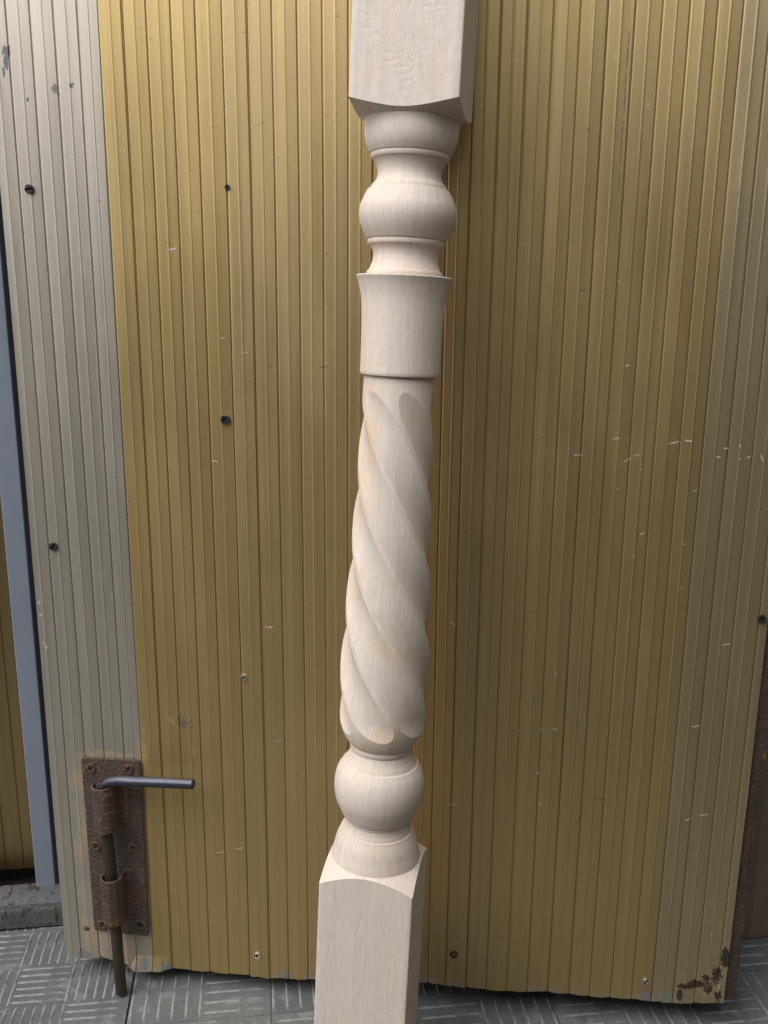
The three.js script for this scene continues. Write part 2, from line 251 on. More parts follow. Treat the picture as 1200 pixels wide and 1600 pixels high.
// one rib from groove to groove: a facet rising to a beaded ridge, a flat, a drop back to the groove
const RIB = [[0.0, 0.0], [0.025, 0.0002], [0.06, 0.00048], [0.24, 0.00072], [0.43, 0.00094], [0.458, 0.00118], [0.485, 0.0013], [0.51, 0.0012], [0.535, 0.00092], [0.57, 0.00088], [0.92, 0.00070], [0.938, 0.0006], [0.954, -0.0007], [0.980, -0.0009], [1.0, -0.0001]];
function ribSheet(xs, top, y0, wob, uvOf, flare) { // xs: groove positions; each [x, startAt, endAt]
  const cols = [];
  xs.forEach(([xa, xb, a, b, lift]) => { if (a > 0) cols.push([mix(xa, xb, a), interp(RIB, a) + lift]); for (const [u, z] of RIB) if (u >= a && u <= b) cols.push([mix(xa, xb, u), z + lift]); if (b < 1) cols.push([mix(xa, xb, b), interp(RIB, b) + lift]); });
  const nv = 64, rows = [];
  for (let j = 0; j < nv; j++) rows.push(Math.pow(j / (nv - 1), 1.15));
  const lip = 0.0016;
  const g = gridGeo(cols.length, nv + 1, (i, j) => {
    const [x, z] = cols[i], b = y0(x), y = j === 0 ? b : mix(b, top, rows[j - 1]);
    const [dx, dz] = wob(x, y), zz = j === 0 ? z - lip : z;
    const [u, v] = uvOf(x, y);
    return [x + dx, y, zz + dz + (flare ? flare(x, y, b) : 0), u, v];
  });
  return toCreasedNormals(g, 0.16);
}

const door = thing('ribbed_door', 'gold and silver ribbed metal door standing ajar behind the wooden post', 'door');
{
  const bottom = x => interp(EDGE, x) + 0.0011 * (noise(x * 700, 1, 601) - 0.5) + 0.0016 * (noise(x * 210, 5, 603) - 0.5);
  const uvOf = (x, y) => [(x - TX0) / TXW, y / TYH];
  const flare = (x, y, b) => { const k = smooth(-0.386, -0.378, x) * (1 - smooth(-0.35, -0.34, x)); return 0.0055 * k * Math.pow(clamp(1 - (y - b) / 0.006), 1.3); };
  const spans = [[-1, 3], [4, 8], [9, 13], [14, 18], [19, 23], [24, 28], [29, 32]];
  spans.forEach(([a, b], pi) => {
    const xs = [];
    for (let k = a; k <= b; k++) {
      let xa = groove(k), xb = k === b && pi < 6 ? seams[pi] : groove(k + 1), s = 0, e = 1;
      if (pi === 0 && k === a) { xa = groove(0) - PITCH; s = 0.13; }
      if (pi === 6 && k === b) e = clamp((0.2644 - xa) / PITCH, 0.1, 0.9);
      if (xa > 0.2644) continue;
      xs.push([xa, xb, s, e, 0]);
    }
    // each sheet laps over its left neighbour: lift its first rib slightly
    if (pi > 0) xs[0][4] = 0.0007;
    const tx = (rnd() - 0.5) * 0.004, ty = (rnd() - 0.5) * 0.0014;
    const wob = (x, y) => [0.0006 * (noise(y * 6, pi * 9, 611) - 0.5), 0.0007 + 0.0012 * (noise(x * 11, y * 3.1, 613 + pi) - 0.5) + 0.0008 * (noise(x * 40, y * 7, 631 + pi) - 0.5) + (x - groove(a)) * tx + y * ty];
    const m = part('panel', ribSheet(xs, 2.0, bottom, wob, uvOf, flare), clad, door);
    m.userData.label = ['silver ribbed panel at the left edge', 'bright gold ribbed panel', 'gold ribbed panel', 'gold ribbed panel', 'gold ribbed panel', 'gold ribbed panel', 'silver ribbed panel at the right edge'][pi];
  });
  // wooden core of the door, chipped along its right edge
  const woodDark = std({ map: colorTex(256, 512, (i, j) => { const n = fbm(i / 20, j / 60, 641, 4), f = noise(i / 2, j / 22, 643), ch = smooth(0.68, 0.78, fbm(i / 26, j / 50, 645, 4)); const v = 0.03 + 0.035 * n + 0.02 * f; return [mix(v * 1.1, 0.36, ch * 0.7), mix(v * 0.72, 0.21, ch * 0.7), mix(v * 0.45, 0.09, ch * 0.7)]; }), roughness: 0.85, bumpMap: concreteBump, bumpScale: 0.002 });
  const edge = y => 0.277 + 0.0035 * (fbm(y * 28, 3, 651, 4) - 0.5) + 0.004 * (noise(y * 9, 1, 653) - 0.5) - 0.003 * smooth(0.12, 0, y);
  const prof = [[-0.461, -0.0016], [-0.1, -0.0016], [0.262, -0.0016], [0.268, -0.0016], [0.273, -0.002], ['e', -0.004], ['e', -0.02], ['e', -0.045], [-0.461, -0.045], [-0.461, -0.0016]];
  const core = gridGeo(prof.length, 90, (i, j) => { const y = 0.017 + 1.98 * Math.pow(j / 89, 1.4), yb = j === 0 ? interp(EDGE, typeof prof[i][0] === 'number' ? prof[i][0] : 0.26) + 0.004 : y; const [px, pz] = prof[i]; const x = px === 'e' ? edge(y) : px; return [x, Math.max(yb, interp(EDGE, x) + 0.002), pz - (i > 2 && i < 6 ? 0.0012 * noise(y * 90, i, 655) : 0), (x + pz) * 8, y * 4]; });
  part('wooden_core', toCreasedNormals(core, 0.5), woodDark, door);
}
// screws
const darkSteel = std({ color: new THREE.Color(0.08, 0.08, 0.08), metalness: 0.75, roughness: 0.42 });
const blackSteel = std({ color: new THREE.Color(0.035, 0.032, 0.03), metalness: 0.4, roughness: 0.6 });
const brightSteel = std({ color: new THREE.Color(0.5, 0.46, 0.38), metalness: 0.85, roughness: 0.35 });
const rustMap = colorTex(512, 512, (i, j) => {
  const n = fbm(i / 70, j / 70, 701, 5), m = fbm(i / 16, j / 16, 703, 4), f = noise(i / 2.2, j / 2.2, 705), hot = smooth(0.55, 0.72, fbm(i / 40 + 9, j / 40, 707, 5)), pale = smooth(0.66, 0.74, fbm(i / 7, j / 7, 709, 3));
  let r = 0.05 + 0.045 * n + 0.025 * m, g = 0.034 + 0.03 * n + 0.016 * m, b = 0.028 + 0.022 * n + 0.01 * m;
  r = mix(r, 0.15, hot * 0.6); g = mix(g, 0.07, hot * 0.6); b = mix(b, 0.035, hot * 0.6); r = mix(r, 0.17, pale * 0.6); g = mix(g, 0.12, pale * 0.6); b = mix(b, 0.1, pale * 0.6);
  const k = 0.75 + 0.5 * f; return [r * k, g * k, b * k];
});
const rustBump = dataTex(512, 512, (i, j) => { const v = 0.5 * fbm(i / 9, j / 9, 711, 4) + 0.5 * noise(i / 2.5, j / 2.5, 713); return [v, v, v]; });
const screwRust = std({ map: rustMap, bumpMap: rustBump, bumpScale: 0.0004, roughness: 0.5, metalness: 0.4, color: new THREE.Color(1.5, 1.45, 1.4) });
const rust = std({ map: rustMap, bumpMap: rustBump, bumpScale: 0.0014, roughness: 0.7, metalness: 0.25 });
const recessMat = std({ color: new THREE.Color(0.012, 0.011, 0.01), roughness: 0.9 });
function addScrew(r, kind, mat, h, turn, parent, x, y, z, bottomed) {
  const s = part('screw', screwGeo(r, kind, h, turn), mat, parent); s.position.set(x, y, z);
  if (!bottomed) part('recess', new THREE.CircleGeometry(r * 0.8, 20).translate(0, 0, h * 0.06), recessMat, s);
  return s;
}
function screwGeo(r, kind, h = 0.0016, turn = 0.5) {
  const s = new THREE.Shape(); s.absarc(0, 0, r, 0, Math.PI * 2, false);
  const w = r * 0.19, L = r * 0.66, hole = new THREE.Path();
  const pts = kind === 'slot' ? [[-L * 1.3, -w], [-L * 1.3, w], [L * 1.3, w], [L * 1.3, -w]] : [[-w, -L], [-w, -w], [-L, -w], [-L, w], [-w, w], [-w, L], [w, L], [w, w], [L, w], [L, -w], [w, -w], [w, -L]];
  hole.setFromPoints(pts.map(p => new THREE.Vector2(p[0], p[1]))); s.holes.push(hole);
  const g = new THREE.ExtrudeGeometry(s, { depth: h * 0.5, bevelEnabled: true, bevelThickness: h * 0.5, bevelSize: r * 0.05, bevelOffset: -r * 0.05, bevelSegments: 3, curveSegments: 24 });
  g.rotateZ(turn); return metreUV(g, 8);
}
for (const [x, y, r, kind, mat, turn, z] of [
  [-0.4334, 0.8499, 0.0042, 'slot', blackSteel, 0.2, 0.0016], [-0.2543, 0.6405, 0.0044, 'cross', darkSteel, 0.6, 0.0018], [-0.4377, 0.506, 0.0043, 'slot', blackSteel, 0.9, 0.0014], [-0.2432, 0.375, 0.0037, 'slot', brightSteel, 0.5, 0.0016], [-0.2455, 0.8513, 0.0024, 'slot', blackSteel, 1.4, 0.0012],
  [-0.237, 0.0422, 0.0042, 'cross', brightSteel, 0.3, 0.0015], [-0.02, 0.0678, 0.0042, 'cross', blackSteel, 0.8, 0.0014], [0.2583, 0.466, 0.0040, 'cross', blackSteel, 0.1, 0.0016], [0.1827, 0.0553, 0.0036, 'slot', brightSteel, 1.0, 0.0015]]) {
  addScrew(r, kind, mat, 0.0018, turn, door, x, y, z + 0.0006);
}
{ const s = part('nail_head', metreUV(new THREE.SphereGeometry(0.004, 16, 8, 0, Math.PI * 2, 0, Math.PI / 2).scale(1, 0.3, 1).rotateX(Math.PI / 2), 8), rust, door); s.position.set(-0.434, 0.0567, 0.0014); }
// drop bolt: plate, two sleeves, bent rod, screws
{
  const bolt = new THREE.Group(); bolt.name = 'drop_bolt'; bolt.userData.label = 'rusty drop bolt with a bent steel rod'; door.add(bolt);
  const atZ = (x, y, z) => { const k = 1 - z / 0.862; return [x * k, 0.77 + (y - 0.77) * k]; };
  const zp = 0.0028, th = 0.003, zf = zp + th;
  const c = [[-0.4265, 0.0536], [-0.3622, 0.052], [-0.3612, 0.2707], [-0.4268, 0.2695]].map(q => atZ(q[0], q[1], zf));
  const sh = new THREE.Shape(), R = 0.004;
  for (let i = 0; i < 4; i++) { // rounded quadrilateral
    const p = new THREE.Vector2(...c[i]), a = new THREE.Vector2(...c[(i + 3) % 4]), b = new THREE.Vector2(...c[(i + 1) % 4]);
    const pa = p.clone().add(a.sub(p).normalize().multiplyScalar(R)), pb = p.clone().add(b.sub(p).normalize().multiplyScalar(R));
    if (i === 0) sh.moveTo(pa.x, pa.y); else sh.lineTo(pa.x, pa.y); sh.quadraticCurveTo(p.x, p.y, pb.x, pb.y);
  }
  const hc = atZ(-0.3717, 0.0652, zf), hole = new THREE.Path(); hole.absarc(hc[0], hc[1], 0.0034, 0, Math.PI * 2, true); sh.holes.push(hole);
  part('plate', metreUV(new THREE.ExtrudeGeometry(sh, { depth: th - 0.0016, bevelEnabled: true, bevelThickness: 0.0008, bevelSize: 0.0008, bevelOffset: -0.0008, bevelSegments: 2 }).translate(0, 0, zp + 0.0008), 6), rust, bolt);
  const dip = new THREE.LatheGeometry([[0.0032, -0.0002], [0.0045, 0.0009], [0.0062, 0.0005], [0.0078, -0.0001]].map(p => new THREE.Vector2(...p)), 24).rotateX(Math.PI / 2).translate(hc[0], hc[1], zf);
  part('screw_hole_rim', metreUV(dip, 6), rust, bolt);
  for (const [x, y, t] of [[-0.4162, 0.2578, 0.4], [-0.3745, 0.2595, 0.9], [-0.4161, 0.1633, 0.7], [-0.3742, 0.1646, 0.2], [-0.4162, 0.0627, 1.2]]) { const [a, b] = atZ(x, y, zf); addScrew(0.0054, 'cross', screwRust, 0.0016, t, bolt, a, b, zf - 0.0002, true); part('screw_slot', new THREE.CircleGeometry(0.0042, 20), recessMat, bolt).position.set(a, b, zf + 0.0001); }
  // the rod hangs in the sleeves, its top bent to the right as a handle
  const zr = 0.0205, rr = 0.0062;
  const P = (x, y, z = zr) => { const [a, b] = atZ(x, y, z); return new THREE.Vector3(a, b, z); };
  const tip = P(-0.3993, -0.0255, 0.024), low = P(-0.4008, 0.064), mid = P(-0.4022, 0.15), neck = P(-0.4065, 0.2265);
  tip.y = Math.max(tip.y, FLOOR + 0.0005);
  const bend = new THREE.CatmullRomCurve3([tip, low, mid, neck, P(-0.4045, 0.2345, 0.0218), P(-0.3985, 0.2415, 0.0225), P(-0.388, 0.2445, 0.0235), P(-0.37, 0.2452, 0.025), P(-0.34, 0.2465, 0.027), P(-0.3035, 0.2475, 0.0285)], false, 'centripetal');
  const rodMap = colorTex(128, 512, (i, j) => { const n = fbm(i / 18, j / 30, 721, 5), f = noise(i / 2, j / 2, 723); const v = 0.025 + 0.035 * n + 0.015 * f; return [v * 1.25, v * 1.05, v * 0.72]; });
  const rodSteel = std({ map: rodMap, roughness: 0.5, metalness: 0.6, bumpMap: rustBump, bumpScale: 0.0003 });
  const handleSteel = std({ color: new THREE.Color(0.085, 0.085, 0.105), roughness: 0.36, metalness: 0.8, bumpMap: rustBump, bumpScale: 0.0002 });
  const rh = 0.0054, cut = 0.62, L = bend.getLength();
  const sub = (a, b, n) => { const pts = []; for (let i = 0; i <= n; i++) pts.push(bend.getPointAt(mix(a, b, i / n))); return new THREE.CatmullRomCurve3(pts); };
  const rod = part('rod', mergeGeometries([new THREE.TubeGeometry(sub(0.0, cut, 40), 60, rr, 20, false), new THREE.CircleGeometry(rr, 20).rotateX(Math.PI / 2).translate(tip.x, tip.y, tip.z)].map(g => g.toNonIndexed())), rodSteel, bolt);
  const endDir = bend.getTangentAt(1), endP = bend.getPointAt(1);
  const cap = new THREE.LatheGeometry([[0, 0.0018], [rh * 0.7, 0.0017], [rh * 0.92, 0.0011], [rh, 0]].map(p => new THREE.Vector2(...p)).reverse(), 24).applyQuaternion(new THREE.Quaternion().setFromUnitVectors(new THREE.Vector3(0, 1, 0), endDir)).translate(endP.x, endP.y, endP.z);
  part('bent_handle', mergeGeometries([new THREE.TubeGeometry(sub(cut, 1, 50), 90, rh, 24, false).toNonIndexed(), cap.toNonIndexed()]), handleSteel, bolt);
  function sleeve(cx, yTop, yBot, slant) { // strap rolled round the rod and welded back to the plate on its right
    const ri = 0.0094, ro = 0.0116, n = 30, prof = [];
    const z0 = zf - 0.0004, foot = 0.020;
    for (let i = 0; i <= n; i++) { const t = mix(Math.PI * 1.12, -0.25, i / n); prof.push([cx + ro * Math.cos(t), zr + 0.0008 + ro * Math.sin(t)]); }
    prof.push([cx + ro * 0.98, zr - 0.0075], [cx + ro * 1.12, zr - 0.0118], [cx + ro * 1.45, z0 + 0.0024], [cx + foot, z0]);
    const inner = []; for (let i = n; i >= 0; i--) { const t = mix(Math.PI * 1.12, -0.3, i / n); inner.push([cx + ri * Math.cos(t), zr + 0.0008 + ri * Math.sin(t)]); }
    const s = new THREE.Shape(); [...prof, [cx + foot * 0.9, z0 - 0.001], [cx + ro * 0.7, z0 - 0.001], ...inner].forEach((p, i) => i ? s.lineTo(p[0], -p[1]) : s.moveTo(p[0], -p[1]));
    const g = new THREE.ExtrudeGeometry(s, { depth: yTop - yBot, bevelEnabled: true, bevelThickness: 0.0006, bevelSize: 0.0006, bevelOffset: -0.0006, bevelSegments: 1 }).rotateX(-Math.PI / 2);
    // shape y was -z, extruded along +y after the turn
    const p = g.attributes.position; for (let i = 0; i < p.count; i++) { const z = p.getZ(i), y = p.getY(i) + yBot; p.setXYZ(i, p.getX(i) + (y - yBot) * slant, y, z); }
    const q = metreUV(toCreasedNormals(g, 0.6), 6); { const P3 = q.attributes.position, U = q.attributes.uv; for (let i = 0; i < P3.count; i++) U.setXY(i, (P3.getX(i) + P3.getZ(i) * 0.8) * 6, P3.getY(i) * 6 + 0.3); } return part('sleeve', q, rust, bolt);
  }
  const t1 = atZ(-0.4025, 0.2325, 0.03), b1 = atZ(-0.4025, 0.179, 0.03), t2 = atZ(-0.4, 0.1185, 0.03), b2 = atZ(-0.4, 0.062, 0.03);
  sleeve(P(-0.4028, 0.2).x, t1[1], b1[1], -0.03); sleeve(P(-0.4008, 0.09).x, t2[1], b2[1], -0.01);
}

// ---------------------------------------------------------------- door frame, threshold, second leaf (frame of the house)
{
  const frame = thing('door_frame', 'pale blue-grey door jamb and rusty steel threshold left of the ribbed door', 'door frame'); frame.rotation.y = TURN;
  const paint = std({ map: colorTex(128, 512, (i, j) => { const n = fbm(i / 40, j / 90, 731, 4), f = noise(i / 2, j / 2, 733); const v = 0.93 + 0.1 * (n - 0.5) + 0.05 * (f - 0.5); return [0.225 * v, 0.25 * v, 0.3 * v]; }), roughness: 0.45 });
  part('jamb', metreUV(new RoundedBoxGeometry(0.0235, 2.02, 0.03, 2, 0.0015).translate(-0.4945, 1.037, -0.244), 3), paint, frame);
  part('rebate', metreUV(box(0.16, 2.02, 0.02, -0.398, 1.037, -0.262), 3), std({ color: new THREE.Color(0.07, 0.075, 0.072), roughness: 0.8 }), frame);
  const steel = std({ map: colorTex(512, 128, (i, j) => { const n = fbm(i / 30, j / 30, 741, 5), f = noise(i / 2, j / 2, 743), r = smooth(0.66, 0.72, fbm(i / 8, j / 6, 745, 4)); const v = 0.055 + 0.05 * n + 0.03 * f; return [mix(v, 0.05, r), mix(v * 1.03, 0.03, r), mix(v * 1.04, 0.018, r)]; }), roughness: 0.6, metalness: 0.25, bumpMap: rustBump, bumpScale: 0.0008 });
  const sh = new THREE.Shape(); // cross-section of the threshold: flat top, rounded nose, lip
  [[-0.236, 0], [-0.195, 0], [-0.195, 0.02], [-0.1965, 0.026], [-0.2, 0.029], [-0.206, 0.0305], [-0.229, 0.0325], [-0.236, 0.0325]].forEach((p, i) => i ? sh.lineTo(-p[0], p[1]) : sh.moveTo(-p[0], p[1]));
  const tg = new THREE.ExtrudeGeometry(sh, { depth: 0.42, bevelEnabled: false }).rotateY(Math.PI / 2).translate(-0.75, FLOOR + 0.004, 0);
  part('threshold', metreUV(toCreasedNormals(tg, 0.7), 4), steel, frame);
  const leaf = thing('ribbed_door', 'bronze ribbed door leaf in shade left of the pale jamb', 'door'); leaf.rotation.y = TURN;
  const bronze = std({ color: new THREE.Color(0.4, 0.285, 0.125), metalness: 0.92, roughness: 0.36 });
  for (let q = 0; q < 2; q++) { const xs = []; for (let k = 0; k < 8; k++) xs.push([-0.507 - (q * 8 + k + 1) * PITCH, -0.507 - (q * 8 + k) * PITCH, 0, 1, 0]); xs.reverse(); part('panel', ribSheet(xs, 2.0, () => 0.03, (x, y) => [0, 0.0006 * (noise(x * 20, y * 4, 751) - 0.5)], (x, y) => [x, y]).translate(0, 0, -0.268), bronze, leaf); }
  part('wooden_core', box(0.36, 1.975, 0.04, -0.687, 1.0175, -0.291), stainedWood, leaf);
  part('gap_shadow_strip', box(0.024, 1.975, 0.012, -0.494, 1.0175, -0.269), stainedWood, leaf);  // wooden strip standing in for the shadow in the gap beside the jamb
}

{
  const p = thing('added_partition', 'added brown board partition in place of the dark opening right of the ribbed door', 'partition'); p.rotation.y = TURN;  // boards added to stand in for the dark opening beyond the door
  for (let k = 0; k < 6; k++) part('board', new RoundedBoxGeometry(0.118, 2.1, 0.02, 2, 0.003).translate(0.385 + k * 0.12, 1.05 + FLOOR, -0.085 - 0.002 * (k % 2)), stainedWood, p);
}

// ---------------------------------------------------------------- added walls, out of view, that shade the door from front and right
const concrete2 = std({ map: plasterMap, roughness: 0.95, color: new THREE.Color(0.3, 0.3, 0.3) });
{
  const p = thing('added_front_wall', 'added dark grey wall, out of view, that cuts the low light on the door', 'wall'); p.rotation.y = TURN;  // unseen wall, put in to hold back sky light from the lower door
  part('wall', metreUV(box(5.2, 1.46, 0.14, -0.6, 0.73 + FLOOR, 1.42), 2), concrete2, p); part('coping', metreUV(box(5.2, 0.05, 0.20, -0.6, 1.485 + FLOOR, 1.42), 2), concrete2, p);
  const s = thing('added_side_wall', 'added dark grey wall, out of view, that darkens the right of the ribbed door', 'wall'); s.rotation.y = TURN;  // unseen dark wall, put in close by to darken the right side
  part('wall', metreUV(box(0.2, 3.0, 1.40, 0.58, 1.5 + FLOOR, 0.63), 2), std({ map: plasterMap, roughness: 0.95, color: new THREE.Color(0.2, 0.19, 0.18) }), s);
}

// ---------------------------------------------------------------- the turned wooden post
{
  const beech = (s, blush, bumpy, fuzzy) => {
    const W = 1024, H = 1024; // 0.25 m x 0.5 m
    const fleck = new Float32Array(W * H);
    for (let k = 0; k < 4600; k++) { const x = rnd() * W, y = rnd() * H, l = 2 + 6 * rnd(), w = 0.7 + 1.3 * rnd(), a = 0.25 + 0.75 * rnd() * rnd(); for (let t = -l; t <= l; t++) for (let e = -3; e <= 3; e++) { const i = Math.floor(x + e + W) % W, j = Math.floor(y + t + H) % H, v = a * (1 - Math.abs(t) / l) * clamp(1.2 - Math.abs(e) / w); if (v > fleck[j * W + i]) fleck[j * W + i] = v; } }
    const wrapN = (x, y, px, py, sd) => { // tileable noise
      const xi = Math.floor(x), yi = Math.floor(y); let fx = x - xi, fy = y - yi; fx = fx * fx * (3 - 2 * fx); fy = fy * fy * (3 - 2 * fy); const m = (a, n) => ((a % n) + n) % n;
      const a = hash(m(xi, px), m(yi, py), sd), b = hash(m(xi + 1, px), m(yi, py), sd), c = hash(m(xi, px), m(yi + 1, py), sd), d = hash(m(xi + 1, px), m(yi + 1, py), sd); return a + (b - a) * fx + (c - a) * fy + (a - b - c + d) * fx * fy;
    };
    const bumpA = new Float32Array(W * H);
    const map = colorTex(W, H, (i, j) => {
      const o = j * W + i, u = i / W, v = j / H;
      const fib = wrapN(u * 300, v * 40, 300, 40, s) - 0.5, fib2 = wrapN(u * 120, v * 6, 120, 6, s + 1) - 0.5, wu = u + 0.05 * (wrapN(u * 9, v * 11, 9, 11, s + 21) - 0.5) + 0.02 * (wrapN(u * 31, v * 37, 31, 37, s + 22) - 0.5), wv = v + 0.05 * (wrapN(u * 8, v * 13, 8, 13, s + 23) - 0.5) + 0.015 * (wrapN(u * 29, v * 41, 29, 41, s + 24) - 0.5), blot = 0.4 * wrapN(wu * 10, wv * 12, 10, 12, s + 2) + 0.35 * wrapN(wu * 23, wv * 29, 23, 29, s + 3) + 0.25 * wrapN(wu * 61, wv * 70, 61, 70, s + 5) - 0.5, gr = wrapN(u * 512, v * 512, 512, 512, s + 4) - 0.5;
      const warm = smooth(-0.02, 0.28, blot) * (0.6 + 0.8 * (fib + 0.5)) * blush, f = fleck[o];
      const mot = wrapN(u * 150, v * 170, 150, 170, s + 15) - 0.5; const m = 1 + 0.10 * fib + 0.08 * fib2 + 0.05 * blot + 0.10 * gr + 0.06 * mot - 0.26 * f;
      bumpA[o] = clamp(0.6 + 0.5 * fib + 0.1 * gr - 0.5 * f);
      if (fuzzy) { const tear = smooth(0.62, 0.8, wrapN(u * 62 + wrapN(u * 16, v * 30, 16, 30, s + 8), v * 260, 62, 260, s + 7)) * smooth(0.2, 0.7, wrapN(u * 12, v * 22, 12, 22, s + 9)); bumpA[o] = clamp(0.6 + 0.12 * fib + 0.12 * gr - 0.16 * f - 0.28 * tear + 0.25 * (wrapN(u * 44, v * 100, 44, 100, s + 11) - 0.5)); }
      return [0.645 * m * (1 - 0.02 * warm), 0.545 * m * (1 - 0.13 * warm - 0.04 * f), 0.462 * m * (1 - 0.27 * warm - 0.1 * f)];
    });
    const bump = dataTex(W, H, (i, j) => { const v = bumpA[j * W + i]; return [v, v, v]; });
    return std({ map, bumpMap: bump, bumpScale: bumpy, roughness: 0.72 });
  };
  const woodTurned = beech(801, 0.35, 0.00022), woodTwist = beech(821, 0.8, 0.00025), woodBlock = beech(841, 0.15, 0.0002), woodFuzzy = beech(861, 0.25, 0.0004, true);
  const UV = (c, h) => [c * 4, h * 2];

  const post = thing('wooden_post', 'pale turned beech post with a spiral fluted shaft leaning on the ribbed door', 'wooden post');
  const a = new THREE.Vector3(0.0311486, 0.9979474, -0.0559525), fx = new THREE.Vector3(0.99608022, -0.02635618, 0.08443667), fz = new THREE.Vector3(-0.08278866, 0.05836322, 0.99485666);
  post.matrixAutoUpdate = true; post.quaternion.setFromRotationMatrix(new THREE.Matrix4().makeBasis(fx, a, fz));
  const h0 = FLOOR + 0.0042; post.position.set(-0.1014004, 0, 0.1130112).addScaledVector(a, h0);
  const S = 0.086, half = S / 2, rc = 0.0012;
  const sqr = t => { // polar radius of a square with small rounded corners
    const c = Math.abs(Math.cos(t)), s = Math.abs(Math.sin(t)), r = half / Math.max(c, s), k = half - rc, A = Math.atan2(k, half);
    const tt = Math.atan2(Math.min(c, s), Math.max(c, s)); if (tt <= A) return r;
    const px = c, py = s, b = k * (px + py); return b + Math.sqrt(Math.max(0, b * b - (2 * k * k - rc * rc)));
  };
  const angs = []; { const q = Math.PI / 4; for (let i = 0; i < 8; i++) { const base = i * q, A = Math.atan2(half - rc, half); const loc = []; for (let k = 0; k <= 14; k++) loc.push(A * k / 14); for (let k = 1; k <= 4; k++) loc.push(A + (q - A) * k / 4); (i % 2 ? loc.map(v => q - v).reverse() : loc).forEach((v, k) => { if (k || i === 0) angs.push(base + v); }); } }
  const P = (t, r, h) => [r * Math.sin(t), h - h0, r * Math.cos(t)];
  function block(hEnd, shoulder, up) { // square length; its turned shoulder is a surface of revolution h = shoulder(r)
    const sgn = up ? 1 : -1;
    const side = gridGeo(angs.length, 26, (i, j) => { const t = angs[i], r = sqr(t), hs = shoulder(r), h = mix(hs, hEnd, j === 0 ? 0 : Math.pow(j / 25, 1.6)); const per = (t / (Math.PI / 2)) * S; return [...P(t, r, h), ...UV(per, h)]; });
    const rMin = up ? 0.0376 : 0.0392, n = 30;
    const cap = gridGeo(angs.length, n, (i, j) => { const t = angs[i], r = mix(sqr(t), rMin, j / (n - 1)), h = shoulder(r); return [...P(t, r, h), ...UV(t * 0.05, h + r)]; });
    const end = gridGeo(angs.length, 2, (i, j) => { const t = angs[i], r = j ? 0.0001 : sqr(t); return [...P(t, r, hEnd), r * Math.sin(t) * 4, r * Math.cos(t) * 2]; });
    // outward winding
    const fix = (g, flip) => { if (flip) { const ix = g.index.array; for (let k = 0; k < ix.length; k += 3) { const q = ix[k + 1]; ix[k + 1] = ix[k + 2]; ix[k + 2] = q; } g.computeVertexNormals(); } return toCreasedNormals(g, 0.5); };
    return mergeGeometries([fix(side, !up), fix(cap, up), fix(end, up ? false : true)]);
  }
  // shoulders: [r, h]
  const low = [[0.0390, 0.2506], [0.0412, 0.2502], [0.0417, 0.2496], [0.0423, 0.2489], [0.0430, 0.2484], [0.0445, 0.2475], [0.048, 0.2454], [0.052, 0.2430], [0.056, 0.2404], [0.0609, 0.2370]];
  const top = [[0.0375, 0.8960], [0.0391, 0.8964], [0.0398, 0.8970], [0.0406, 0.8978], [0.0416, 0.8986], [0.0430, 0.8994], [0.046, 0.9008], [0.050, 0.9024], [0.055, 0.9042], [0.0609, 0.9062]];
  part('bottom_block', block(h0, r => interp(low, r), false), woodBlock, post);
  part('top_block', block(1.255, r => interp(top, r), true), woodFuzzy, post);
  // lathe helper: dense spline through [h, r], sharp where a point is doubled
  function turned(pts, name, mat) {
    const segs = [[pts[0]]]; for (let i = 1; i < pts.length; i++) { segs[segs.length - 1].push(pts[i]); if (pts[i][2] && i < pts.length - 1) segs.push([pts[i]]); }
    const gs = segs.map(sg => {
      const c = sg.length > 2 ? new THREE.CatmullRomCurve3(sg.map(p => new THREE.Vector3(p[1], p[0], 0)), false, 'centripetal') : null, n = sg.length > 2 ? sg.length * 7 : 2, q = [];
      for (let i = 0; i <= n; i++) { const v = c ? c.getPoint(i / n) : null; q.push(c ? [v.y, v.x] : [mix(sg[0][0], sg[1][0], i / n), mix(sg[0][1], sg[1][1], i / n)]); }
      let len = 0; const acc = q.map((p, i) => len += i ? Math.hypot(p[0] - q[i - 1][0], p[1] - q[i - 1][1]) : 0);
      const N = 129; return gridGeo(N, q.length, (i, j) => { const t = i / (N - 1) * Math.PI * 2, [h, r] = q[j]; return [...P(t, r, h), ...UV(t * 0.038, sg[0][0] + acc[j])]; }, true);
    });
    return part(name, mergeGeometries(gs), mat, post);
  }
  // [height, radius, 1 = crisp edge]
  turned([[0.2500, 0.0413], [0.2525, 0.0409], [0.2560, 0.0402], [0.2600, 0.0392], [0.2635, 0.0385], [0.2680, 0.0374], [0.2725, 0.0357], [0.2762, 0.0340], [0.2778, 0.0334, 1], [0.2779, 0.0319], [0.2800, 0.0313], [0.2825, 0.0304], [0.2850, 0.0299], [0.2872, 0.0296, 1], [0.2876, 0.0303], [0.2890, 0.0306], [0.2900, 0.0306, 1], [0.2903, 0.0312], [0.2950, 0.0342], [0.3010, 0.0370], [0.3080, 0.0397], [0.3160, 0.0412], [0.3235, 0.0415], [0.3310, 0.0405], [0.3370, 0.0386], [0.3410, 0.0363], [0.3432, 0.0349, 1], [0.3433, 0.0331], [0.3465, 0.0316], [0.3500, 0.0297], [0.3540, 0.0280], [0.3566, 0.0271, 1], [0.3570, 0.0279], [0.3590, 0.0286], [0.3608, 0.0287], [0.3622, 0.0283, 1], [0.3626, 0.0289], [0.3640, 0.0301]], 'lower_turning', woodTurned);
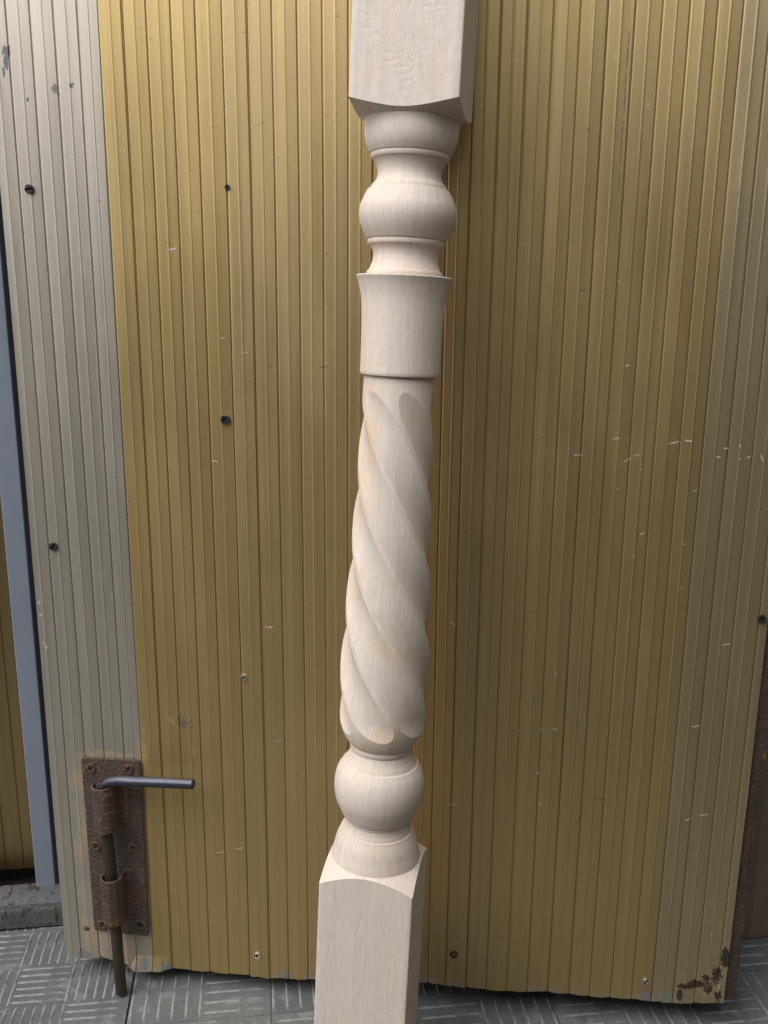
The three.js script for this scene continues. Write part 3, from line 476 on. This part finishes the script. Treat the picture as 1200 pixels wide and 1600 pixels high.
  turned([[0.6942, 0.0300], [0.6944, 0.0326, 1], [0.6946, 0.0331], [0.6965, 0.0337], [0.6985, 0.0338], [0.7050, 0.0338], [0.7150, 0.0339], [0.7300, 0.0341], [0.7450, 0.0346], [0.7580, 0.0356], [0.7660, 0.0372], [0.7710, 0.0387], [0.7738, 0.0399], [0.7746, 0.0402, 1], [0.7752, 0.0402], [0.7757, 0.0397, 1], [0.7757, 0.0318]], 'collar', woodTurned);
  turned([[0.7755, 0.0312], [0.7765, 0.0316], [0.7785, 0.0316], [0.7796, 0.0312, 1], [0.7800, 0.0303], [0.7825, 0.0291], [0.7860, 0.0278], [0.7900, 0.0270], [0.7930, 0.0270], [0.7960, 0.0277], [0.7985, 0.0291], [0.8002, 0.0306, 1], [0.8004, 0.0313], [0.8018, 0.0320], [0.8036, 0.0321], [0.8048, 0.0318, 1], [0.8050, 0.0326], [0.8075, 0.0343], [0.8130, 0.0372], [0.8190, 0.0393], [0.8250, 0.0401], [0.8310, 0.0394], [0.8365, 0.0373], [0.8410, 0.0352], [0.8437, 0.0337, 1], [0.8438, 0.0320], [0.8462, 0.0311], [0.8480, 0.0302, 1], [0.8482, 0.0296], [0.8505, 0.0277], [0.8540, 0.0264], [0.8575, 0.0262], [0.8610, 0.0269], [0.8645, 0.0285], [0.8672, 0.0306, 1], [0.8674, 0.0314], [0.8688, 0.0322], [0.8706, 0.0325], [0.8716, 0.0322, 1], [0.8717, 0.0329], [0.8735, 0.0342], [0.8775, 0.0362], [0.8825, 0.0376], [0.8870, 0.0382], [0.8900, 0.0384], [0.8935, 0.0387], [0.8966, 0.0393]], 'upper_turning', woodTurned);
  // spiral shaft: six coves cut with a round cutter, running up to the left
  const base = [[0.3628, 0.0292], [0.3660, 0.0318], [0.3700, 0.0342], [0.3760, 0.0366], [0.3840, 0.0386], [0.3930, 0.0398], [0.4050, 0.0404], [0.4250, 0.0404], [0.4500, 0.0398], [0.4800, 0.0384], [0.5150, 0.0367], [0.5500, 0.0351], [0.5900, 0.0334], [0.6300, 0.0319], [0.6600, 0.0311], [0.6800, 0.0306], [0.6943, 0.0303]];
  const bc = new THREE.SplineCurve(base.map(p => new THREE.Vector2(...p))).getPoints(400).map(p => [p.x, p.y]);
  const RATE = THREE.MathUtils.degToRad(955), hTop = 0.6820, hBot = 0.3765, rho = 0.0232, land = 0.0040, six = Math.PI / 3;
  const rowsH = []; // rows packed towards the rounded ends of the coves
  for (let k = 0; k < 14; k++) rowsH.push(mix(0.3628, hBot, k / 14));
  for (let k = 0; k <= 24; k++) rowsH.push(hBot + 0.022 * (k / 24) ** 2);
  for (let k = 1; k < 190; k++) rowsH.push(mix(hBot + 0.022, hTop - 0.04, k / 190));
  for (let k = 0; k <= 40; k++) rowsH.push(hTop - 0.04 * (1 - k / 40) ** 2);
  for (let k = 1; k <= 8; k++) rowsH.push(mix(hTop, 0.6943, k / 8));
  const strips = []; // each cove and each land is a strip of its own, so that the arrises stay crisp
  for (let n = 0; n < 6; n++) for (const cove of [true, false]) {
    const N = cove ? 29 : 9;
    strips.push(gridGeo(N, rowsH.length, (i, j) => {
      const h = rowsH[j], R = interp(bc, h), ridge = THREE.MathUtils.degToRad(-0.5) - (h - 0.484) * RATE;
      const hel = Math.cos(Math.atan(R * RATE)), spacing = six * R * hel, w = spacing - land, full = w * w / (8 * rho);
      const sT = (hTop - h) / hel, sB = (h - hBot) / hel, LT = 0.036, LB = 0.022;
      let d = full; if (sT < LT) d = Math.min(d, full * (1 - (1 - sT / LT) ** 2)); if (sB < LB) d = Math.min(d, full * (1 - (1 - sB / LB) ** 2)); d = Math.max(0, d);
      const xe = Math.max(0.0004, Math.sqrt(2 * rho * d)), t = i / (N - 1), x = cove ? mix(-xe, xe, t) : mix(xe, spacing - xe, t);
      const cut = cove ? Math.max(0, d - x * x / (2 * rho)) : 0, th = ridge + (n + 0.5) * six + x / (R * hel);
      return [...P(th, R - cut, h), ...UV(th * 0.037, h)];
    }));
  }
  const g = mergeGeometries(strips);
  part('spiral_shaft', g, woodTwist, post);
}

renderer.render(scene, camera);
